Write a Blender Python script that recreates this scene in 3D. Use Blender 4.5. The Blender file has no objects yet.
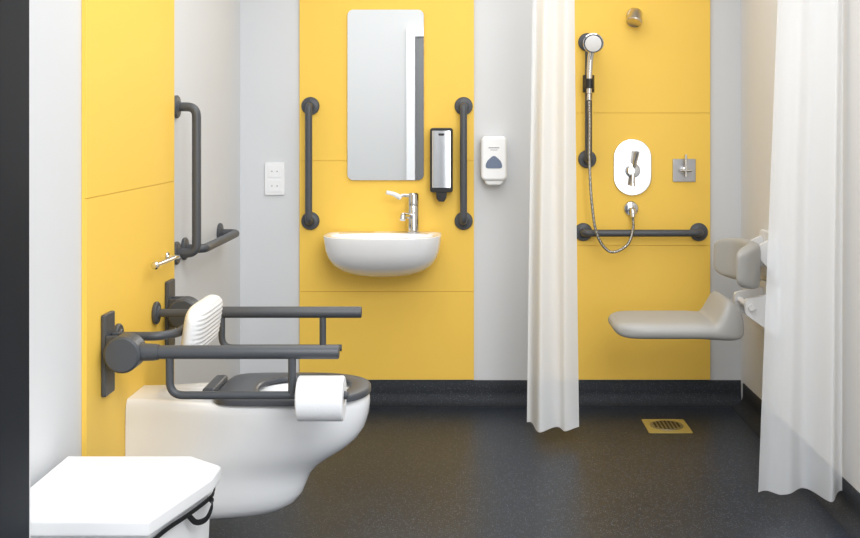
import bpy, bmesh, math
from mathutils import Vector, Matrix
R=math.radians
scene=bpy.context.scene
scene.view_settings.view_transform='Standard'
COL=scene.collection

# ---------------- materials ----------------
def mat(name,color,rough=.5,metal=0.0,spec=.5,coat=0,noise=0,nscale=8,bump=0,bscale=200):
    m=bpy.data.materials.new(name); m.use_nodes=True
    nt=m.node_tree; b=nt.nodes['Principled BSDF']
    b.inputs['Base Color'].default_value=(*color,1)
    b.inputs['Roughness'].default_value=rough
    b.inputs['Metallic'].default_value=metal
    b.inputs['Specular IOR Level'].default_value=spec
    b.inputs['Coat Weight'].default_value=coat
    tc=nt.nodes.new('ShaderNodeTexCoord')
    if noise:
        n=nt.nodes.new('ShaderNodeTexNoise'); n.inputs['Scale'].default_value=nscale
        nt.links.new(tc.outputs['Object'],n.inputs['Vector'])
        r=nt.nodes.new('ShaderNodeMix'); r.data_type='RGBA'
        r.inputs['A'].default_value=(*[c*(1-noise) for c in color],1)
        r.inputs['B'].default_value=(*[min(1,c*(1+noise)) for c in color],1)
        nt.links.new(n.outputs['Fac'],r.inputs['Factor'])
        nt.links.new(r.outputs['Result'],b.inputs['Base Color'])
    if bump:
        n=nt.nodes.new('ShaderNodeTexNoise'); n.inputs['Scale'].default_value=bscale
        nt.links.new(tc.outputs['Object'],n.inputs['Vector'])
        bp=nt.nodes.new('ShaderNodeBump'); bp.inputs['Strength'].default_value=bump; bp.inputs['Distance'].default_value=.002
        nt.links.new(n.outputs['Fac'],bp.inputs['Height'])
        nt.links.new(bp.outputs['Normal'],b.inputs['Normal'])
    return m
M_wall=mat('wall_paint',(.67,.68,.695),.6,noise=.015,nscale=3)
M_wallR=mat('wall_paint_warm',(.74,.73,.72),.6,noise=.015,nscale=3)
M_rear=mat('corridor_paint',(.60,.605,.60),.7,noise=.01,nscale=3)
M_ceil=mat('ceiling_paint',(.8,.8,.8),.8,noise=.01)
M_yel=mat('yellow_laminate',(.93,.60,.10),.50,spec=.28,noise=.015,nscale=2)
M_grey=mat('grey_coated_metal',(.066,.071,.080),.42,bump=.05,bscale=300)
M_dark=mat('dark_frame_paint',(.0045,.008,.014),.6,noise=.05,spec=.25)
M_cer=mat('white_ceramic',(.90,.91,.93),.12,coat=.4,noise=.005,nscale=2)
M_plw=mat('white_plastic',(.87,.875,.885),.3,noise=.01)
M_pad=mat('white_pad',(.86,.86,.86),.45,noise=.01)
M_pap=mat('tissue_paper',(.89,.895,.91),.9,bump=.3,bscale=120)
M_chr=mat('chrome',(.70,.70,.71),.10,metal=1,noise=.01)
M_chr2=mat('brushed_chrome',(.70,.71,.73),.2,metal=1,noise=.01)
M_satin=mat('satin_steel',(.42,.42,.43),.35,metal=1,noise=.03,nscale=40)
M_champ=mat('warm_nickel',(.62,.56,.47),.32,metal=1,noise=.02)
M_mir=mat('mirror_silver',(.93,.935,.93),.015,metal=1,noise=.002)
M_blk=mat('black_plastic',(.012,.012,.013),.35,noise=.05)
M_seat=mat('toilet_seat_grey',(.062,.068,.080),.3,noise=.02)
M_shs=mat('shower_seat_grey',(.43,.425,.41),.45,bump=.05,noise=.02)
M_brk=mat('bracket_plastic',(.84,.84,.85),.35,noise=.01)
M_blue=mat('slate_blue_plastic',(.13,.17,.26),.3,noise=.03)
M_gold=mat('yellow_drain_plate',(.50,.37,.10),.4,noise=.15,nscale=60)
M_gline=mat('grey_print',(.3,.3,.32),.6,noise=.02)
M_hose=mat('hose_metal',(.38,.37,.35),.25,metal=1,noise=.02)

def floor_mat(name,base,fleck,rough,gain=.5,spec=.5,scale=150,bump=.25):
    m=bpy.data.materials.new(name); m.use_nodes=True
    nt=m.node_tree; b=nt.nodes['Principled BSDF']; N=nt.nodes.new; L=nt.links.new
    b.inputs['Specular IOR Level'].default_value=spec
    b.inputs['Specular Tint'].default_value=(.86,.93,1,1)
    tc=N('ShaderNodeTexCoord')
    v=N('ShaderNodeTexVoronoi'); v.inputs['Scale'].default_value=scale
    L(tc.outputs['Object'],v.inputs['Vector'])
    cr=N('ShaderNodeValToRGB'); cr.color_ramp.elements[0].position=.20; cr.color_ramp.elements[0].color=(1,1,1,1)
    cr.color_ramp.elements[1].position=.36; cr.color_ramp.elements[1].color=(0,0,0,1)
    L(v.outputs['Distance'],cr.inputs['Fac'])
    sep=N('ShaderNodeSeparateColor'); L(v.outputs['Color'],sep.inputs['Color'])
    gt=N('ShaderNodeMath'); gt.operation='GREATER_THAN'; gt.inputs[1].default_value=gain; L(sep.outputs['Red'],gt.inputs[0])
    mu=N('ShaderNodeMath'); mu.operation='MULTIPLY'; L(cr.outputs['Color'],mu.inputs[0]); L(gt.outputs[0],mu.inputs[1])
    no=N('ShaderNodeTexNoise'); no.inputs['Scale'].default_value=60; L(tc.outputs['Object'],no.inputs['Vector'])
    m1=N('ShaderNodeMix'); m1.data_type='RGBA'; m1.inputs['A'].default_value=(*[c*.7 for c in base],1); m1.inputs['B'].default_value=(*[c*1.3 for c in base],1)
    L(no.outputs['Fac'],m1.inputs['Factor'])
    m2=N('ShaderNodeMix'); m2.data_type='RGBA'; m2.inputs['B'].default_value=(*fleck,1)
    L(mu.outputs[0],m2.inputs['Factor']); L(m1.outputs['Result'],m2.inputs['A'])
    L(m2.outputs['Result'],b.inputs['Base Color'])
    b.inputs['Roughness'].default_value=rough
    bp=N('ShaderNodeBump'); bp.inputs['Strength'].default_value=bump; bp.inputs['Distance'].default_value=.001
    n2=N('ShaderNodeTexNoise'); n2.inputs['Scale'].default_value=220; L(tc.outputs['Object'],n2.inputs['Vector'])
    L(n2.outputs['Fac'],bp.inputs['Height']); L(bp.outputs['Normal'],b.inputs['Normal'])
    return m
M_floor=floor_mat('speckled_vinyl',(.017,.022,.032),(.15,.17,.21),.36,gain=.55,scale=165,spec=.42)
M_base=floor_mat('speckled_vinyl_cove',(.022,.024,.029),(.085,.09,.105),.6,spec=.3,gain=.6,scale=165)

def curtain_mat(name,transp):
    m=bpy.data.materials.new(name); m.use_nodes=True
    nt=m.node_tree; nt.nodes.clear(); N=nt.nodes.new; L=nt.links.new
    o=N('ShaderNodeOutputMaterial'); d=N('ShaderNodeBsdfDiffuse'); t=N('ShaderNodeBsdfTranslucent'); tr=N('ShaderNodeBsdfTransparent')
    tc=N('ShaderNodeTexCoord'); n=N('ShaderNodeTexNoise'); n.inputs['Scale'].default_value=300
    L(tc.outputs['Object'],n.inputs['Vector'])
    mc=N('ShaderNodeMix'); mc.data_type='RGBA'; mc.inputs['A'].default_value=(.91,.935,.97,1); mc.inputs['B'].default_value=(.94,.965,1,1)
    L(n.outputs['Fac'],mc.inputs['Factor'])
    L(mc.outputs['Result'],d.inputs['Color']); L(mc.outputs['Result'],t.inputs['Color'])
    m1=N('ShaderNodeMixShader'); m1.inputs[0].default_value=.28; L(d.outputs[0],m1.inputs[1]); L(t.outputs[0],m1.inputs[2])
    m2=N('ShaderNodeMixShader'); m2.inputs[0].default_value=transp; L(m1.outputs[0],m2.inputs[1]); L(tr.outputs[0],m2.inputs[2])
    L(m2.outputs[0],o.inputs['Surface'])
    return m
M_cur1=curtain_mat('curtain_fabric',.12)
M_cur2=curtain_mat('sheer_curtain_fabric',.30)

# ---------------- helpers ----------------
def empty(name,loc,label,cat,group=None):
    e=bpy.data.objects.new(name,None); e.location=loc; e.empty_display_size=.05
    COL.objects.link(e); e['label']=label; e['category']=cat
    if group: e['group']=group
    return e
def top(o,label,cat,group=None):
    o['label']=label; o['category']=cat
    if group: o['group']=group
    return o
def struct(o,label=None):
    o['kind']='structure'
    if label: o['label']=label
    return o
def finish(name,bm,m,parent=None,angle=35,label=None,recalc=True,wn=False):
    if recalc: bmesh.ops.recalc_face_normals(bm,faces=bm.faces)
    me=bpy.data.meshes.new(name); bm.to_mesh(me); bm.free()
    me.materials.append(m); me.shade_smooth()
    me.set_sharp_from_angle(angle=R(angle))
    o=bpy.data.objects.new(name,me); COL.objects.link(o)
    if wn:
        w=o.modifiers.new('weighted_normal','WEIGHTED_NORMAL'); w.keep_sharp=True; w.weight=100
    if parent:
        o.parent=parent
        p=parent; off=Vector((0,0,0))
        while p:
            off+=Vector(p.location); p=p.parent
        o.matrix_parent_inverse=Matrix.Translation(-off)
    if label: o['label']=label
    return o
def add_box(bm,x0,x1,y0,y1,z0,z1,bev=0,seg=3):
    r=bmesh.ops.create_cube(bm,size=1)
    vs=r['verts']
    for v in vs:
        v.co=Vector((x0+(v.co.x+.5)*(x1-x0),y0+(v.co.y+.5)*(y1-y0),z0+(v.co.z+.5)*(z1-z0)))
    if bev:
        es=list({e for v in vs for e in v.link_edges})
        bmesh.ops.bevel(bm,geom=es,offset=bev,segments=seg,affect='EDGES',profile=.5)
def box(name,x0,x1,y0,y1,z0,z1,m,parent=None,bev=0,seg=3,label=None):
    bm=bmesh.new(); add_box(bm,x0,x1,y0,y1,z0,z1,bev,seg)
    return finish(name,bm,m,parent,label=label,wn=bev>0)
def add_prism(bm,pts,plane,a,b,bev=0,seg=3):
    def P(p,d):
        return {'XZ':(p[0],d,p[1]),'XY':(p[0],p[1],d),'YZ':(d,p[0],p[1])}[plane]
    A=[bm.verts.new(P(p,a)) for p in pts]; B=[bm.verts.new(P(p,b)) for p in pts]
    fa=bm.faces.new(A); fb=bm.faces.new(B[::-1]); n=len(pts)
    for i in range(n): bm.faces.new([A[i],A[(i+1)%n],B[(i+1)%n],B[i]])
    if bev:
        es=list(set(fa.edges)|set(fb.edges))
        bmesh.ops.recalc_face_normals(bm,faces=bm.faces)
        bmesh.ops.bevel(bm,geom=es,offset=bev,segments=seg,affect='EDGES',profile=.5)
def prism(name,pts,plane,a,b,m,parent=None,bev=0,label=None,seg=3,angle=35):
    bm=bmesh.new(); add_prism(bm,pts,plane,a,b,bev,seg)
    return finish(name,bm,m,parent,label=label,wn=True,angle=angle)
def rrect(cx,cy,w,h,r,n=8):
    out=[]
    for (sx,sy,a0) in ((1,1,0),(-1,1,90),(-1,-1,180),(1,-1,270)):
        for i in range(n+1):
            a=R(a0+90*i/n)
            out.append((cx+sx*(w/2-r)+r*math.cos(a),cy+sy*(h/2-r)+r*math.sin(a)))
    return out
def fillet(pts,f,n=8):
    pts=[Vector(p) for p in pts]; out=[pts[0]]
    for i in range(1,len(pts)-1):
        a,b,c=pts[i-1],pts[i],pts[i+1]
        d1=(a-b); d2=(c-b)
        ff=min(f,d1.length*.5,d2.length*.5)
        p0=b+d1.normalized()*ff; p2=b+d2.normalized()*ff
        for k in range(n+1):
            t=k/n; out.append(p0*(1-t)**2+b*2*t*(1-t)+p2*t*t)
    out.append(pts[-1])
    res=[out[0]]
    for p in out[1:]:
        if (p-res[-1]).length>1e-5: res.append(p)
    return res
def fillet2(pts,f,n=5):
    m=len(pts); out=[]
    for i in range(m):
        a,b,c=Vector(pts[i-1]),Vector(pts[i]),Vector(pts[(i+1)%m])
        d1=a-b; d2=c-b; ff=min(f,d1.length*.45,d2.length*.45)
        p0=b+d1.normalized()*ff; p2=b+d2.normalized()*ff
        for k in range(n+1):
            t=k/n; q=p0*(1-t)**2+b*2*t*(1-t)+p2*t*t; out.append((q.x,q.y))
    return out
def catmull(pts,n=10):
    P=[Vector(p) for p in pts]; P=[P[0]*2-P[1]]+P+[P[-1]*2-P[-2]]
    out=[]
    for i in range(1,len(P)-2):
        for k in range(n):
            t=k/n; a,b,c,d=P[i-1],P[i],P[i+1],P[i+2]
            out.append(.5*((2*b)+(-a+c)*t+(2*a-5*b+4*c-d)*t*t+(-a+3*b-3*c+d)*t**3))
    out.append(P[-2]); return out
def add_sweep(bm,path,r,seg=18,cap=True):
    rf=r if callable(r) else (lambda t:r)
    n=len(path); T=[]
    for i in range(n):
        a=path[max(0,i-1)]; b=path[min(n-1,i+1)]; T.append((b-a).normalized())
    up=Vector((0,0,1)) if abs(T[0].z)<.9 else Vector((1,0,0))
    N=(up-T[0]*up.dot(T[0])).normalized(); rings=[]
    for i in range(n):
        if i: 
            q=T[i-1].rotation_difference(T[i]); N=(q@N).normalized()
        B=T[i].cross(N); rr=rf(i/(n-1))
        rings.append([bm.verts.new(path[i]+(N*math.cos(2*math.pi*k/seg)+B*math.sin(2*math.pi*k/seg))*rr) for k in range(seg)])
    for i in range(n-1):
        for k in range(seg):
            bm.faces.new([rings[i][k],rings[i][(k+1)%seg],rings[i+1][(k+1)%seg],rings[i+1][k]])
    if cap:
        bm.faces.new(rings[0][::-1]); bm.faces.new(rings[-1])
def tube(name,pts,r,m,parent=None,f=.03,seg=18,label=None):
    bm=bmesh.new(); add_sweep(bm,fillet(pts,f),r,seg)
    return finish(name,bm,m,parent,label=label,angle=50)
def add_lathe(bm,prof,org,axis,seg=40,ring=False):
    ax=Vector(axis).normalized(); up=Vector((0,0,1)) if abs(ax.z)<.9 else Vector((1,0,0))
    N=ax.cross(up).normalized(); B=ax.cross(N); rings=[]
    for r,h in prof:
        c=Vector(org)+ax*h
        if r<1e-6: rings.append([bm.verts.new(c)])
        else: rings.append([bm.verts.new(c+(N*math.cos(2*math.pi*k/seg)+B*math.sin(2*math.pi*k/seg))*r) for k in range(seg)])
    pairs=list(zip(rings,rings[1:]))
    if ring: pairs.append((rings[-1],rings[0]))
    for a,b in pairs:
        if len(a)==1 and len(b)==1: continue
        for k in range(seg):
            k2=(k+1)%seg
            if len(a)==1: bm.faces.new([a[0],b[k2],b[k]])
            elif len(b)==1: bm.faces.new([a[k],a[k2],b[0]])
            else: bm.faces.new([a[k],a[k2],b[k2],b[k]])
    if not ring:
        if len(rings[0])>1: bm.faces.new(rings[0][::-1])
        if len(rings[-1])>1: bm.faces.new(rings[-1])
def lathe(name,prof,org,axis,m,parent=None,seg=40,label=None,angle=35,ring=False):
    bm=bmesh.new(); add_lathe(bm,prof,org,axis,seg,ring)
    return finish(name,bm,m,parent,label=label,angle=angle)
def loft(name,rings,m,parent=None,cap0=True,cap1=True,label=None,angle=50):
    bm=bmesh.new(); V=[[bm.verts.new(p) for p in r] for r in rings]; n=len(V[0])
    for a,b in zip(V,V[1:]):
        for k in range(n): bm.faces.new([a[k],a[(k+1)%n],b[(k+1)%n],b[k]])
    if cap0: bm.faces.new(V[0][::-1])
    if cap1: bm.faces.new(V[-1])
    return finish(name,bm,m,parent,label=label,angle=angle)
def pad(name,fn,T,m,parent=None,n=44,k=.3,p=8,rib=None,label=None):
    bm=bmesh.new(); F={};Bk={}
    for i in range(n+1):
        for j in range(n+1):
            u=math.sin(math.pi/2*(2*i/n-1)); v=math.sin(math.pi/2*(2*j/n-1))
            uu=u*math.sqrt(1-k*v**6); vv=v*math.sqrt(1-k*u**6)
            c,nn=fn(uu,vv); c=Vector(c); nn=Vector(nn).normalized()
            t=T*math.sqrt(max(0,(1-abs(u)**p)*(1-abs(v)**p)))
            tf=t+(rib(uu,vv)*t/T if rib else 0)
            edge=(i in(0,n) or j in(0,n))
            a=bm.verts.new(c+nn*tf); F[i,j]=a
            Bk[i,j]=a if edge else bm.verts.new(c-nn*t)
    for i in range(n):
        for j in range(n):
            bm.faces.new([F[i,j],F[i+1,j],F[i+1,j+1],F[i,j+1]])
            q=[Bk[i,j],Bk[i,j+1],Bk[i+1,j+1],Bk[i+1,j]]
            try: bm.faces.new(q)
            except ValueError: pass
    return finish(name,bm,m,parent,label=label,angle=80)

# ---------------- room ----------------
XL,XR,YB,YF=-1.065,1.265,5.12,2.31
H=2.5; JX=-.921
struct(box('floor',-2.6,2.6,-1.6,YB+.1,-.1,0,M_floor))
struct(box('wall_back',XL-.1,XR+.1,YB,YB+.1,0,H,M_wall))
struct(box('wall_left',XL-.1,XL,YF,YB,0,H,M_wall))
struct(box('wall_right',XR,XR+.1,YF-.8,YB,0,H,M_wallR))
struct(box('ceiling',XL-.1,XR+.1,YF-.15,YB+.1,H,H+.1,M_ceil))
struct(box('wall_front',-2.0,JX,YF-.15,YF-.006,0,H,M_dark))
struct(box('trim_2',XL,JX,YF-.0055,YF,0,H,M_wall))
struct(box('wall_rear',-2.6,2.6,-1.7,-1.6,0,3.0,M_rear))
def cove(name,a,b,axis,sgn,wallpos):
    prof=[(0,.109),(.004,.109),(.006,.106),(.006,.055)]
    for i in range(1,12):
        t=R(90*i/12); prof.append((.006+.055*(1-math.cos(t)),.055-.0548*math.sin(t)))
    prof+=[(.061,.0002),(0,.0002)]
    if axis=='X': rings=[[(x,wallpos+sgn*d,z) for d,z in prof] for x in (a,b)]
    else: rings=[[(wallpos+sgn*d,y,z) for d,z in prof] for y in (a,b)]
    o=loft(name,rings,M_base,angle=40); return struct(o)
cove('baseboard_back',XL+.001,XR-.001,'X',-1,YB-.0005)
cove('baseboard_left',YF+.01,YB-.063,'Y',1,XL+.0005)
cove('baseboard_right',YF-.75,YB-.063,'Y',-1,XR-.0005)

# doorway across the corridor, seen in the mirror
struct(box('door_1',-.575,.25,-1.598,-1.55,0.0,2.22,mat('door_paint',(.17,.175,.18),.5,noise=.03)))
bm=bmesh.new()
add_box(bm,-.665,-.575,-1.598,-1.50,0,2.31,.004); add_box(bm,.25,.34,-1.598,-1.50,0,2.31,.004); add_box(bm,-.575,.25,-1.598,-1.50,2.22,2.31,.004)
struct(finish('trim_1',bm,M_plw,wn=True))

# yellow cladding panels
def boards(name,segs,plane,wp,sgn,a,b,label):
    bm=bmesh.new()
    def ab(z0,z1,d0,d1,bev,aa,bb):
        lo,hi=sorted((wp+sgn*d0,wp+sgn*d1))
        if plane=='X': add_box(bm,aa,bb,lo,hi,z0,z1,bev,2)
        else: add_box(bm,lo,hi,aa,bb,z0,z1,bev,2)
    ab(segs[0]+.002,segs[-1]-.002,.0005,.009,0,a+.001,b-.001)
    for z0,z1 in zip(segs,segs[1:]): ab(z0+.0008,z1-.0008,.0092,.014,.0008,a,b)
    o=finish(name,bm,M_yel,wn=True); return top(o,label,'wall panel')
boards('wall_panel',[.113,.523,1.13,2.2],'X',YB,-1,-.787,.023,'glossy yellow laminate wall panel behind the washbasin and mirror')
boards('wall_panel',[.113,.737,1.352,2.2],'X',YB,-1,.317,1.120,'glossy yellow laminate wall panel behind the shower fittings')
boards('wall_panel',[.113,1.099,2.2],'Y',XL,1,3.022,3.925,'yellow laminate wall panel behind the toilet')
PB=YB-.0145      # face of back panels
PL=XL+.0145      # face of toilet panel

# ---------------- grab rails ----------------
FL=[(.0,0),(.040,0),(.042,.003),(.042,.009),(.038,.013),(.024,.014),(.019,.018)]
def grab(label,org,axis,pts,ends,group,r=.0165,fs=1.0):
    e=empty('grab_rail',org,label,'grab rail',group)
    tube('rail',pts,r,M_grey,e,f=.055)
    for p in ends:
        lathe('flange',[(a*fs,h) for a,h in FL],p,axis,M_grey,e)
    return e
def vrail(x,z0,z1,label,group):
    y0=PB; y1=PB-.062
    grab(label,(x,y0,z0),(0,-1,0),[(x,y0-.006,z0),(x,y1,z0),(x,y1,z1),(x,y0-.006,z1)],[(x,y0-.0003,z0),(x,y0-.0003,z1)],group)
vrail(-.735,.852,1.384,'dark grey vertical grab rail beside washbasin, nearer the socket','basin grab rails')
vrail(-.025,.852,1.384,'dark grey vertical grab rail beside washbasin and soap dispenser','basin grab rails')
vrail(.548,1.138,1.68,'dark grey vertical shower riser grab rail holding the handset','shower grab rails')
x0,x1,z=.53,1.065,.800
grab('dark grey horizontal grab rail low on shower panel',(x0,PB,z),(0,-1,0),[(x0,PB-.006,z),(x0,PB-.06,z),(x1,PB-.06,z),(x1,PB-.006,z)],[(x0,PB-.0003,z),(x1,PB-.0003,z)],'shower grab rails')
y=3.985; xw=XL
grab('dark grey vertical grab rail beside the toilet panel',(xw,y,.835),(1,0,0),[(xw+.006,y,.835),(xw+.078,y,.835),(xw+.078,y,1.365),(xw+.006,y,1.365)],[(xw+.0005,y,.835),(xw+.0005,y,1.365)],'side wall grab rails')
z=.838
grab('dark grey horizontal grab rail on grey side wall',(xw,4.09,z),(1,0,0),[(xw+.006,4.10,z),(xw+.078,4.10,z),(xw+.078,4.68,z),(xw+.006,4.68,z)],[(xw+.0005,4.10,z),(xw+.0005,4.68,z)],'side wall grab rails')

# ---------------- mirror ----------------
e=empty('mirror',(-.386,PB,1.04),'tall frameless wall mirror with rounded corners above washbasin','mirror')
prism('mirror_glass',rrect(-.3863,1.4355,.354,.791,.028),'XZ',PB-.011,PB-.007,M_mir,e,bev=.0006,seg=1,angle=5)
prism('backing',rrect(-.3863,1.4355,.30,.74,.02),'XZ',PB-.0065,PB-.0003,M_plw,e)

# ---------------- washbasin ----------------
bx=-.388
def bring(w,yf,z,n=80,pw=2.9):
    yb=PB-.0005; d=yb-yf; out=[]
    for i in range(n):
        a=2*math.pi*i/n; c,s=math.cos(a),math.sin(a)
        x=w*math.copysign(abs(c)**(2/pw),c)
        if s<0: yy=(yb-d*.45)-d*.55*abs(s)**(2/pw)
        else: yy=(yb-d*.45)+d*.45*min(1,abs(s)**(2/6.0)*1.0)
        out.append((bx+x,yy,z))
    return out
e=empty('washbasin',(bx,PB,.63),'white ceramic wall-hung washbasin with curved underside','washbasin')
yf=4.77
rings=[bring(.03,4.97,.610),bring(.09,4.945,.613),bring(.145,4.905,.624),bring(.190,4.865,.643),bring(.222,4.83,.668),bring(.243,4.80,.700),bring(.255,4.785,.735),bring(.260,4.776,.768),bring(.2635,yf,.7995),bring(.2635,yf,.8015),bring(.2625,yf+.001,.8025),bring(.252,yf+.010,.8026)]
def inner(w,d,z,cy=4.905,n=80):
    return [(bx+w*math.copysign(abs(math.cos(2*math.pi*i/n))**.85,math.cos(2*math.pi*i/n)),cy+d*math.copysign(abs(math.sin(2*math.pi*i/n))**.85,math.sin(2*math.pi*i/n)),z) for i in range(n)]
rings+=[inner(.232,.112,.8022),inner(.226,.108,.796),inner(.195,.09,.74),inner(.13,.065,.69),inner(.04,.03,.675)]
loft('bowl',rings,M_cer,e)
lathe('drain',[(0,0),(.022,0),(.022,.003),(.012,.004),(0,.004)],(bx,4.905,.6755),(0,0,1),M_chr,e)

# ---------------- tap ----------------
tx,ty=-.256,5.050
e=empty('basin_tap',(tx,ty,.8025),'chrome lever mixer tap with long white-tipped lever on washbasin','tap')
lathe('body',[(0,0),(.031,0),(.031,.006),(.027,.009),(.026,.12),(.024,.125),(0,.125)],(tx,ty,.8028),(0,0,1),M_chr,e)
tube('spout',[(tx-.012,ty-.018,.880),(tx-.040,ty-.12,.892),(tx-.041,ty-.13,.872)],.013,M_chr,e,f=.014)
lathe('handle_cap',[(0,0),(.026,0),(.0265,.02),(.025,.050),(.020,.056),(0,.057)],(tx,ty,.9285),(0,0,1),M_chr,e)
bm=bmesh.new(); add_sweep(bm,fillet([(tx-.005,ty-.005,.972),(tx-.05,ty-.02,.975),(tx-.070,ty-.03,.964)],.02),.008,12)
finish('lever',bm,M_chr,e)
bm=bmesh.new(); add_sweep(bm,fillet([(tx-.058,ty-.022,.964),(tx-.085,ty-.035,.982),(tx-.120,ty-.046,.990)],.02),lambda t:.012-.003*t,14)
finish('lever_tip',bm,M_plw,e,label='white plastic lever tip')

# ---------------- socket ----------------
e=empty('shaver_socket',(-.903,YB,.97),'white twin shaver socket plate on grey wall','socket')
prism('plate',rrect(-.903,1.046,.092,.15,.006),'XZ',YB-.010,YB-.0005,M_plw,e,bev=.002)
for k in (1.081,1.013):
    prism('socket_face',rrect(-.903,k,.060,.056,.004),'XZ',YB-.0125,YB-.0105,M_plw,e,bev=.0006)
for (dx,dz) in ((-.012,.035),(.012,.035),(-.012,-.033),(.012,-.033)):
    lathe('pin_hole',[(0,0),(.003,0),(.003,.0006),(0,.0006)],(-.903+dx,YB-.0127,1.046+dz),(0,-1,0),M_gline,e,seg=16)

# ---------------- chrome soap dispenser ----------------
cx,cz=-.1265,1.135
e=empty('soap_dispenser',(cx,PB,.98),'chrome and black wall-mounted soap dispenser beside the mirror','soap dispenser')
prism('housing',rrect(cx,cz,.104,.295,.012),'XZ',PB-.075,PB-.0005,M_blk,e,bev=.004)
bm=bmesh.new(); prof=[]
for i in range(21):
    s=-1+2*i/20; prof.append((cx+.042*s,PB-.0775-.004*math.sqrt(max(0,1-s*s*.9))))
prof+=[(cx+.042,PB-.0755),(cx-.042,PB-.0755)]
A=[bm.verts.new((x,y-.004,1.010)) for x,y in prof]; B=[bm.verts.new((x,y,1.270)) for x,y in prof]
bm.faces.new(A); bm.faces.new(B[::-1])
for i in range(len(prof)): bm.faces.new([A[i],A[(i+1)%len(prof)],B[(i+1)%len(prof)],B[i]])
finish('front_cover',bm,M_chr2,e,label='bright chrome front cover')
prism('badge',rrect(cx,cz+.118,.026,.010,.003),'XZ',PB-.0855,PB-.0837,M_blk,e)
prism('nozzle',[(cx-.026,.992),(cx+.026,.992),(cx+.022,.96),(cx+.012,.945),(cx-.012,.945),(cx-.022,.96)],'XZ',PB-.072,PB-.03,M_blk,e,bev=.003)

# ---------------- white dispenser ----------------
cx,cz=.114,1.133; W=YB
e=empty('sanitiser_dispenser',(cx,W,1.02),'white plastic wall-mounted hand sanitiser dispenser with blue emblem','soap dispenser')
prism('housing',rrect(cx,cz+.01,.118,.205,.022),'XZ',W-.088,W-.0005,M_plw,e,bev=.014,seg=5)
prism('nozzle_shroud',[(cx-.052,1.06),(cx+.052,1.06),(cx+.040,1.028),(cx+.028,1.020),(cx-.028,1.020),(cx-.040,1.028)],'XZ',W-.075,W-.004,M_plw,e,bev=.008)
prism('sight_window',fillet2([(cx-.040,1.098),(cx+.040,1.098),(cx+.034,1.130),(cx,1.160),(cx-.034,1.130)],.016),'XZ',W-.0905,W-.088,M_blue,e,bev=.0008)
prism('print_line',rrect(cx,1.192,.05,.0045,.002),'XZ',W-.0886,W-.0882,M_gline,e)
prism('print_line',rrect(cx,1.182,.034,.003,.0014),'XZ',W-.0886,W-.0882,M_gline,e)

# ---------------- shower fittings ----------------
hx=.548
e=empty('shower_handset',(hx,5.0,1.40),'chrome hand shower with round head on riser rail','shower head')
hd=Vector((-.10,-1,-.30)).normalized()
lathe('spray_head',[(0,-.022),(.018,-.020),(.036,-.008),(.046,.002),(.047,.010),(.043,.014),(0,.014)],(hx+.014,4.975,1.668),hd,M_chr,e)
lathe('spray_face',[(0,0),(.037,0),(.037,.002),(.034,.003),(0,.0035)],Vector((hx+.014,4.975,1.668))+hd*.0145,hd,M_brk,e)
bm=bmesh.new(); add_sweep(bm,catmull([(hx+.012,4.985,1.645),(hx+.004,4.995,1.60),(hx,5.0,1.53),(hx-.002,5.0,1.44)]),lambda t:.016-.004*t,16)
finish('handle',bm,M_chr,e)
e=empty('handset_holder',(hx,PB-.062,1.50),'black sliding handset holder clamped on riser rail','shower holder')
lathe('clamp',[(.0168,0),(.026,.0),(.027,.004),(.027,.076),(.026,.08),(.0168,.08)],(hx,PB-.062,1.445),(0,0,1),M_blk,e,ring=True)
lathe('cradle',[(.0162,0),(.021,0),(.021,.045),(.0162,.045)],(hx-.001,5.0,1.462),(0,0,1),M_blk,e,ring=True)
e=empty('shower_hose',(.745,5.0,.91),'flexible metal shower hose looping down to wall outlet','shower hose')
path=catmull([(hx-.002,5.0,1.405),(.548,4.998,1.30),(.547,4.996,1.136),(.556,4.985,.95),(.580,4.98,.80),(.640,4.985,.722),(.718,5.0,.750),(.750,5.03,.82),(.752,5.048,.871)],26)
bm=bmesh.new(); add_sweep(bm,path,lambda t:.0066+.0009*math.sin(t*900),12)
finish('hose',bm,M_hose,e)
lathe('hose_nut',[(0,0),(.010,0),(.011,.004),(.009,.03),(0,.03)],(hx-.002,5.0,1.408),(0,0,1),M_chr,e)
e=empty('hose_outlet',(.752,PB,.905),'chrome round wall elbow outlet with hose connection','shower fitting')
lathe('wall_rose',[(0,0),(.034,0),(.035,.004),(.031,.009),(.014,.012),(0,.012)],(.752,PB-.0003,.908),(0,-1,0),M_chr,e)
tube('elbow',[(.752,PB-.010,.908),(.752,PB-.055,.908),(.752,PB-.058,.875)],.012,M_chr,e,f=.02)
vx,vz=.758,1.10
e=empty('shower_valve',(vx,PB,.97),'chrome oval shower mixer valve plate with lever','shower valve')
prism('plate',rrect(vx,vz,.176,.262,.0875,14),'XZ',PB-.010,PB-.0004,M_chr2,e,bev=.003)
lathe('knob',[(0,0),(.034,0),(.035,.004),(.030,.035),(.026,.042),(0,.044)],(vx,PB-.0102,vz-.015),(0,-1,0),M_chr,e)
bm=bmesh.new(); add_sweep(bm,[Vector(p) for p in [(vx,PB-.04,vz-.01),(vx+.004,PB-.062,vz+.03),(vx+.012,PB-.075,vz+.075)]],lambda t:.0085+.003*t,14)
finish('lever',bm,M_chr,e)
bm=bmesh.new(); add_sweep(bm,[Vector(p) for p in [(vx,PB-.04,vz-.02),(vx-.006,PB-.06,vz-.05),(vx-.008,PB-.065,vz-.085)]],lambda t:.008+.003*t,14)
finish('temperature_lever',bm,M_chr,e)
vx,vz=.998,1.086
e=empty('shower_diverter',(vx,PB,1.03),'square brushed steel plate with small chrome tap handle','shower valve')
prism('plate',rrect(vx,vz,.106,.106,.004),'XZ',PB-.006,PB-.0004,M_satin,e,bev=.0015)
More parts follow.
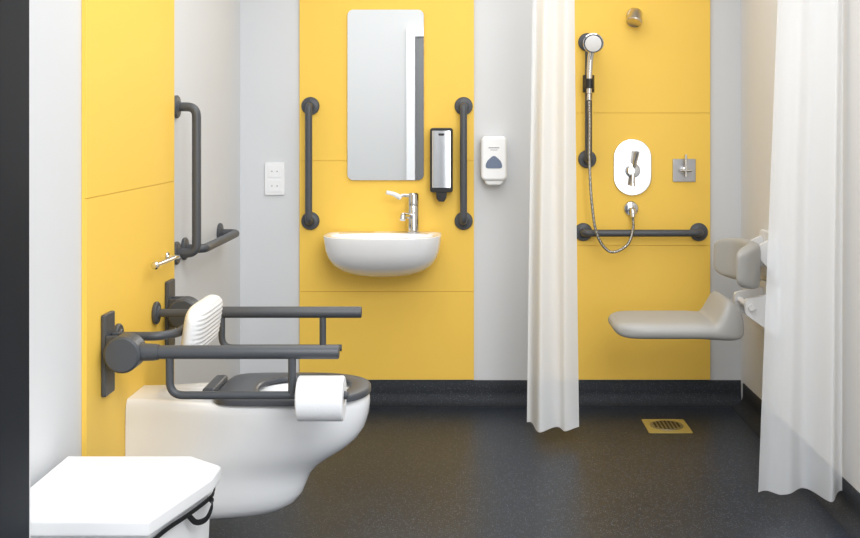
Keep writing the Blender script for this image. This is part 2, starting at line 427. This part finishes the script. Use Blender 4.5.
lathe('spindle',[(0,0),(.016,0),(.016,.02),(.010,.024),(.010,.04),(0,.04)],(vx,PB-.0063,vz),(0,-1,0),M_chr,e)
tube('lever',[(vx,PB-.045,vz-.028),(vx,PB-.045,vz+.075)],.0055,M_chr,e)
tube('cross_bar',[(vx-.026,PB-.045,vz),(vx+.026,PB-.045,vz)],.006,M_chr,e)
vx,vz=.763,1.80
e=empty('fixed_shower_nozzle',(vx,PB,vz),'angled warm nickel fixed shower nozzle high on panel','shower head')
lathe('wall_rose',[(0,0),(.034,0),(.035,.006),(.030,.014),(0,.014)],(vx+.002,PB-.0003,vz+.005),(0,-1,0),M_champ,e)
lathe('nozzle',[(0,0),(.022,0),(.030,.012),(.032,.030),(.036,.056),(.037,.066),(.033,.071),(.028,.069),(0,.067)],(vx+.008,PB-.036,vz+.022),(-.22,-.50,-.8),M_champ,e)

# ---------------- shower seat ----------------
e=empty('shower_bench',(XR,4.60,.45),'grey padded fold-down shower seat with curved backrest','shower seat')
def sm(t):
    t=max(0,min(1,t)); return t*t*(3-2*t)
def seatfn(u,v):
    a=(u+1)/2; x=.592+.535*a; z=.466-.012*sm((a-.6)/.4)-.003*v*v
    return (x,4.60+.185*v,z),(0,0,1)
pad('seat_pad',seatfn,.034,M_shs,e,k=.26,p=10,n=60,rib=lambda u,v:.100*sm(((u+1)/2-.74)/.13)-.010*sm(((u+1)/2-.9)/.1))
def backfn(u,v):
    # shallow C in plan; lower edge notched between two lobes
    x=1.182-.105*abs(u)**2.6; up=.090; lo=.094-.034*math.exp(-(u/.40)**4)
    z=.722+(up*v if v>0 else lo*v)
    return (x,4.62+.215*u,z),(-1,-.20/.215*math.copysign(abs(u)**1.6,u),.10)
pad('backrest_pad',backfn,.030,M_shs,e,k=.26,p=10,n=70)
def bracket(yy,z0,z1,xa):
    prism('bracket_arm',fillet2([(1.2485,z0),(1.2485,z1),(xa,z1-.025),(xa,z1-.085)],.012),'XZ',yy-.012,yy+.012,M_brk,e)
bracket(4.50,.44,.61,1.128); bracket(4.68,.44,.61,1.128)
bracket(4.53,.69,.83,1.196); bracket(4.68,.69,.83,1.196)
prism('wall_plate',rrect(4.60,.53,.30,.21,.03),'YZ',1.2490,1.2645,M_brk,e,bev=.004)
tube('hinge_pin',[(1.150,4.47,.555),(1.150,4.71,.555)],.013,M_brk,e)
prism('wall_plate',rrect(4.61,.755,.26,.19,.03),'YZ',1.2490,1.2645,M_brk,e,bev=.004)

# ---------------- floor drain ----------------
dx,dy=.85,4.73
e=empty('floor_drain',(dx,dy,.001),'square yellowish floor drain plate with round dark grate','floor drain')
prism('plate',rrect(dx,dy,.185,.21,.008),'XY',.0005,.004,M_gold,e,bev=.001)
lathe('grate',[(0,0),(.070,0),(.070,.003),(.066,.0035),(0,.0035)],(dx,dy,.0042),(0,0,1),M_satin,e)
for i in range(-3,4):
    hw=math.sqrt(.062**2-(i*.0165)**2)
    box('slot',dx+i*.0165-.0045,dx+i*.0165+.0045,dy-hw,dy+hw,.0079,.0084,M_blk,e)

# ---------------- curtains ----------------
def curtain(name,zt,zb,fn,label,m,nu=260,nv=60):
    bm=bmesh.new(); V=[]
    for j in range(nv+1):
        t=j/nv; z=zt+(zb-zt)*t
        row=[]
        for i in range(nu+1):
            x,y=fn(i/nu,t)
            row.append(bm.verts.new((x,y,z+(.006*math.sin(i/nu*13+1) if j==nv else 0))))
        V.append(row)
    for j in range(nv):
        for i in range(nu): bm.faces.new([V[j][i],V[j][i+1],V[j+1][i+1],V[j+1][i]])
    o=finish(name,bm,m,angle=180,recalc=False)
    return top(o,label,'shower curtain','shower curtains')
def c1(u,t):
    w=.160+.055*t; x=.345-w/2+w*u-.006*t + .008*math.sin(u*12+1)*(.4+t)
    y=4.53+.035*math.sin(u*12+.8*math.sin(t*2.6)+.5)*(.8+.3*math.sin(u*5+t))+.02*math.sin(u*6+2*t)-.05*u
    return x,y
curtain('shower_curtain',2.145,.055,c1,'white translucent shower curtain bunched beside the shower',M_cur1)
def c2(u,t):
    xl=1.052-.082*t; xr=1.258
    x=xl+(xr-xl)*u+.008*math.sin(u*11+t)*math.sin(math.pi*u)
    amp=.010+.026*sm((u-.32)/.25)
    y=3.69+amp*math.sin(u*14+.7*math.sin(t*2.2)-.6)*(.65+.5*t)+.005*math.sin(u*27+t*2)*sm((u-.3)/.3)+.02*math.sin(u*5)
    return x,y
curtain('shower_curtain',2.145,.062,c2,'sheer white shower curtain hanging by the grey side wall',M_cur2)
e=empty('curtain_rail',(.34,4.4,2.16),'white L-shaped shower curtain rail fixed to walls','curtain rail')
tube('rail',[(.34,YB-.001,2.16),(.34,3.70,2.16),(XR-.001,3.70,2.16)],.0125,M_plw,e,f=.15)

# ---------------- toilet ----------------
TY=3.47; XW=PL+.0008
def tring(xt,w,z,ww=None,n=96,x0=XW,ry=2.3):
    ww=w if ww is None else ww; L=min(xt-x0-.02,.34); xc=xt-L; out=[]
    ns=20; ne=44
    for i in range(ns):
        t=i/ns; s=t*t*(3-2*t); out.append((x0+(xc-x0)*t,TY-(ww+(w-ww)*s),z))
    for i in range(ne+1):
        a=-math.pi/2+math.pi*i/ne; c,s=math.cos(a),math.sin(a)
        out.append((xc+L*abs(c)**(2/ry),TY+w*math.copysign(abs(s)**(2/ry),s),z))
    for i in range(ns-1,-1,-1):
        t=i/ns; s=t*t*(3-2*t); out.append((x0+(xc-x0)*t,TY+(ww+(w-ww)*s),z))
    return out
e=empty('toilet',(PL,TY,.085),'white wall-hung ceramic toilet with grey seat ring','toilet')
lv=[(-.72,.06,.078,.07),(-.65,.085,.082,.085),(-.585,.105,.096,.095),(-.545,.118,.120,.10),(-.522,.126,.150,.104),(-.510,.130,.180,.106),(-.497,.134,.210,.107),(-.470,.140,.238,.108),(-.430,.148,.264,.109),(-.385,.157,.292,.110),(-.350,.165,.322,.110),(-.328,.171,.355,.110),(-.316,.176,.395,.109),(-.312,.179,.428,.107),(-.3135,.177,.443,.103),(-.317,.173,.4525,.098),(-.323,.166,.458,.091),(-.333,.157,.4595,.083)]
rings=[tring(a,b,c,d) for a,b,c,d in lv]
last=rings[-1]; cxx=-.53
def ell(a,b,z,cx=cxx):
    out=[]
    for p in last:
        an=math.atan2((p[1]-TY)/b,(p[0]-cx)/a); out.append((cx+a*math.cos(an),TY+b*math.sin(an),z))
    return out
rings+=[ell(.160,.118,.4580),ell(.155,.114,.445),ell(.14,.10,.38),ell(.10,.075,.30),ell(.05,.040,.26)]
loft('pan',rings,M_cer,e,angle=70)
def egg(cx,af,ab,w,z,n=96,p=2.3,pb=2.3):
    out=[]
    for k in range(n):
        a=2*math.pi*k/n; c,s=math.cos(a),math.sin(a); L=af if c>0 else ab; q=p if c>0 else pb
        out.append((cx+L*math.copysign(abs(c)**(2/q),c),TY+w*math.copysign(abs(s)**(2/q),s),z))
    return out
cs=-.53
prof=[(0,.4605,6),(0,.474,6),(.003,.4785,6),(.008,.480,5.5),(.028,.4805,3.6),(.050,.480,2.6),(.056,.477,2.3),(.058,.471,2.3),(.058,.464,2.3),(.052,.4603,2.4),(.006,.4603,5)]
rings=[egg(cs,.220-d*1.15,.250-d*2.1,.184-d,z,pb=q) for d,z,q in prof]
bm=bmesh.new(); V=[[bm.verts.new(p) for p in r] for r in rings]; V.append(V[0]); n=96
for a,b in zip(V,V[1:]):
    for k in range(n): bm.faces.new([a[k],a[(k+1)%n],b[(k+1)%n],b[k]])
st=finish('seat',bm,M_seat,e,angle=50,label='dark grey plastic toilet seat ring')
box('seat_hinge',-.820,-.7805,TY-.095,TY+.095,.4605,.492,M_seat,e,bev=.008)

# ---------------- hinged support rails ----------------
def support(yy,label,roll):
    zr=.653; e=empty('hinged_support_rail',(PL,yy,.52),label,'support rail','toilet support rails')
    prism('wall_plate',rrect(yy+.040,.641,.085,.235,.006),'YZ',PL+.0005,PL+.014,M_grey,e,bev=.003)
    box('hinge_bracket',PL+.0145,PL+.075,yy-.006,yy+.006,.60,.70,M_grey,e,bev=.004)
    box('hinge_bracket',PL+.0145,PL+.075,yy+.044,yy+.058,.60,.70,M_grey,e,bev=.005)
    lathe('hinge_drum',[(0,0),(.046,0),(.052,.006),(.052,.072),(.046,.078),(0,.078)],(-.982,yy-.036,zr-.002),(0,1,0),M_grey,e)
    bm=bmesh.new(); add_sweep(bm,[Vector(p) for p in ((-.95,yy,zr),(-.90,yy,zr),(-.885,yy,zr))],lambda t:.026-.004*t,20); finish('socket',bm,M_grey,e)
    lathe('arm',[(0,0),(.0195,0),(.0195,.52),(.0175,.524),(0,.525)],(-.895,yy,zr),(1,0,0),M_grey,e,seg=28)
    end=-.345 if roll else -.440
    zl=.530
    pts=[(-.854,yy,zr-.016),(-.854,yy,zl),(end,yy,zl)]
    tube('lower_bar',pts,.0115,M_grey,e,f=.04)
    tube('strut',[(-.505,yy,zr-.016),(-.505,yy,zl)],.0115,M_grey,e)
    return e
support(3.14,'dark grey hinged toilet support rail carrying the paper roll',True)
support(3.80,'dark grey hinged toilet support rail on far side of toilet',False)
ry_,rz_=3.14,.530
e=empty('toilet_roll',(-.42,ry_,rz_),'large white toilet paper roll hung on support rail','toilet roll')
bm=bmesh.new()
add_lathe(bm,[(.0225,0),(.060,0),(.0635,.004),(.0635,.128),(.060,.132),(.0225,.132)],(-.488,ry_,rz_-.0088),(1,0,0),48,ring=True)
finish('paper',bm,M_pap,e)
bm=bmesh.new()
add_lathe(bm,[(.0205,.001),(.0222,.001),(.0222,.131),(.0205,.131)],(-.488,ry_,rz_-.0088),(1,0,0),40,ring=True)
finish('core',bm,mat('cardboard',(.55,.47,.37),.8,noise=.05),e,label='brown cardboard core')

# ---------------- toilet backrest ----------------
e=empty('padded_back_support',(PL,TY,.67),'white ribbed toilet back support on dark grey bar','back support')
ya,yb,zb=3.275,3.675,.672
tube('bar',[(PL+.006,ya,zb),(-.925,ya,zb),(-.880,ya+.05,zb),(-.880,yb-.05,zb),(-.925,yb,zb),(PL+.006,yb,zb)],.0135,M_grey,e,f=.03)
for q in (ya,yb): lathe('flange',[(a*.9,h) for a,h in FL],(PL+.0004,q,zb),(1,0,0),M_grey,e)
def cf(u,v):
    return (-.838+.012*v,TY-.01+.172*u,.673+.080*v),(1,0,-.14)
pad('cushion',cf,.033,M_pad,e,k=.35,p=5,n=100,rib=lambda u,v:.0011*math.sin(v*36),label='white finely ribbed cushion')

# ---------------- flush lever ----------------
e=empty('flush_lever',(PL,3.74,.85),'small chrome flush lever on the yellow panel','flush lever')
lathe('rose',[(0,0),(.016,0),(.017,.003),(.014,.007),(0,.008)],(PL+.0003,3.82,.842),(1,0,0),M_chr,e)
tube('arm',[(PL+.006,3.82,.842),(PL+.045,3.82,.842),(PL+.048,3.76,.848),(PL+.036,3.56,.846)],.007,M_chr,e,f=.02)
lathe('knob',[(0,0),(.008,.001),(.013,.008),(.013,.016),(.008,.023),(0,.024)],(PL+.036,3.568,.846),(0,-1,0),M_chr,e)

# ---------------- waste bin ----------------
zl=.452
lid=[(-1.035,2.40),(-.98,2.372),(-.69,2.372),(-.620,2.655),(-.620,2.75),(-.712,2.83),(-1.035,2.83)]
cxb,cyb=-.84,2.6
e=empty('sanitary_bin',(cxb,cyb,0),'white plastic sanitary bin with angular lid beside the toilet','bin')
prism('lid',lid,'XY',zl-.04,zl,M_plw,e,bev=.009,seg=4)
body=[(cxb+(x-cxb)*.90,cyb+(y-cyb)*.90) for x,y in lid]
bodyb=[(cxb+(x-cxb)*.84,cyb+(y-cyb)*.84) for x,y in lid]
loft('body',[[(x,y,.002) for x,y in bodyb],[(x,y,zl-.0405) for x,y in body]],M_plw,e,angle=30)
def P(f,z,idx):
    x,y=lid[idx]; return Vector((cxb+(x-cxb)*f,cyb+(y-cyb)*f,z))
def ribbon(name,pts,h,th,label):
    bm=bmesh.new(); V=[]
    for i,p in enumerate(pts):
        a=pts[max(0,i-1)]; b=pts[min(len(pts)-1,i+1)]; t=(b-a).normalized(); nrm=Vector((t.y,-t.x,0)); 
        nrm=nrm.normalized() if nrm.length>1e-4 else Vector((1,0,0))
        up=nrm.cross(t).normalized()
        V.append([bm.verts.new(p+nrm*sx*th/2+up*sz*h/2) for sx,sz in ((1,1),(-1,1),(-1,-1),(1,-1))])
    for a,b in zip(V,V[1:]):
        for k in range(4): bm.faces.new([a[k],a[(k+1)%4],b[(k+1)%4],b[k]])
    bm.faces.new(V[0]); bm.faces.new(V[-1][::-1])
    return finish(name,bm,M_blk,e,label=label)
q2,q3=P(.935,.402,2),P(.935,.402,3)
dirv=(q3-q2)
pts=catmull([q2+dirv*.02+Vector((0,0,-.012)),q2+dirv*.3+Vector((.004,0,-.004)),q2+dirv*.6+Vector((.012,0,0)),q3+Vector((.012,0,.004)),q3+Vector((.010,.05,.010))],8)
ribbon('bag_edge',pts,.010,.003,'black bin liner edge')
pts=catmull([q2+dirv*.62+Vector((.008,0,-.004)),q2+dirv*.70+Vector((.016,0,-.028)),q2+dirv*.86+Vector((.020,0,-.034)),q2+dirv*.98+Vector((.018,0,-.012)),q2+dirv*1.0+Vector((.008,0,.006))],8)
ribbon('bag_strap',pts,.013,.003,'black bin liner strap')

# ---------------- lights ----------------
def area(name,loc,rot,sx,sy,p,col=(1,1,1)):
    l=bpy.data.lights.new(name,'AREA'); l.shape='RECTANGLE'; l.size=sx; l.size_y=sy; l.energy=p; l.color=col
    o=bpy.data.objects.new(name,l); o.location=loc; o.rotation_euler=rot; COL.objects.link(o); return o
area('ceiling_light',(0.1,3.7,2.46),(0,0,0),1.7,2.0,31,(.96,.98,1))
area('front_fill_light',(1.0,0.2,2.9),(R(52),0,R(12)),2.2,1.6,90,(.96,.98,1))  # unseen fill added to brighten the room through its open front
area('low_fill_light',(1.3,-.6,1.2),(R(88),0,R(18)),1.3,1.6,36,(.97,.985,1))  # soft fill added behind the camera to lift the toilet's underside
area('rear_wall_fill_light',(-.6,1.1,2.75),(R(-68),0,0),2.4,.6,60,(1,1,1))  # added fill aimed at the rear wall, brightens its mirror reflection
w=bpy.data.worlds.new('world'); w.use_nodes=True; scene.world=w
w.node_tree.nodes['Background'].inputs[0].default_value=(.95,.975,1,1)
w.node_tree.nodes['Background'].inputs[1].default_value=1.25

# ---------------- camera ----------------
cam=bpy.data.cameras.new('camera'); cam.sensor_width=36; cam.lens=36*1100/860
cam.shift_x=-39/860; cam.shift_y=-147/860; cam.clip_start=.05
co=bpy.data.objects.new('camera',cam); co.location=(0,0,1.31); co.rotation_euler=(R(90),0,0)
COL.objects.link(co); scene.camera=co
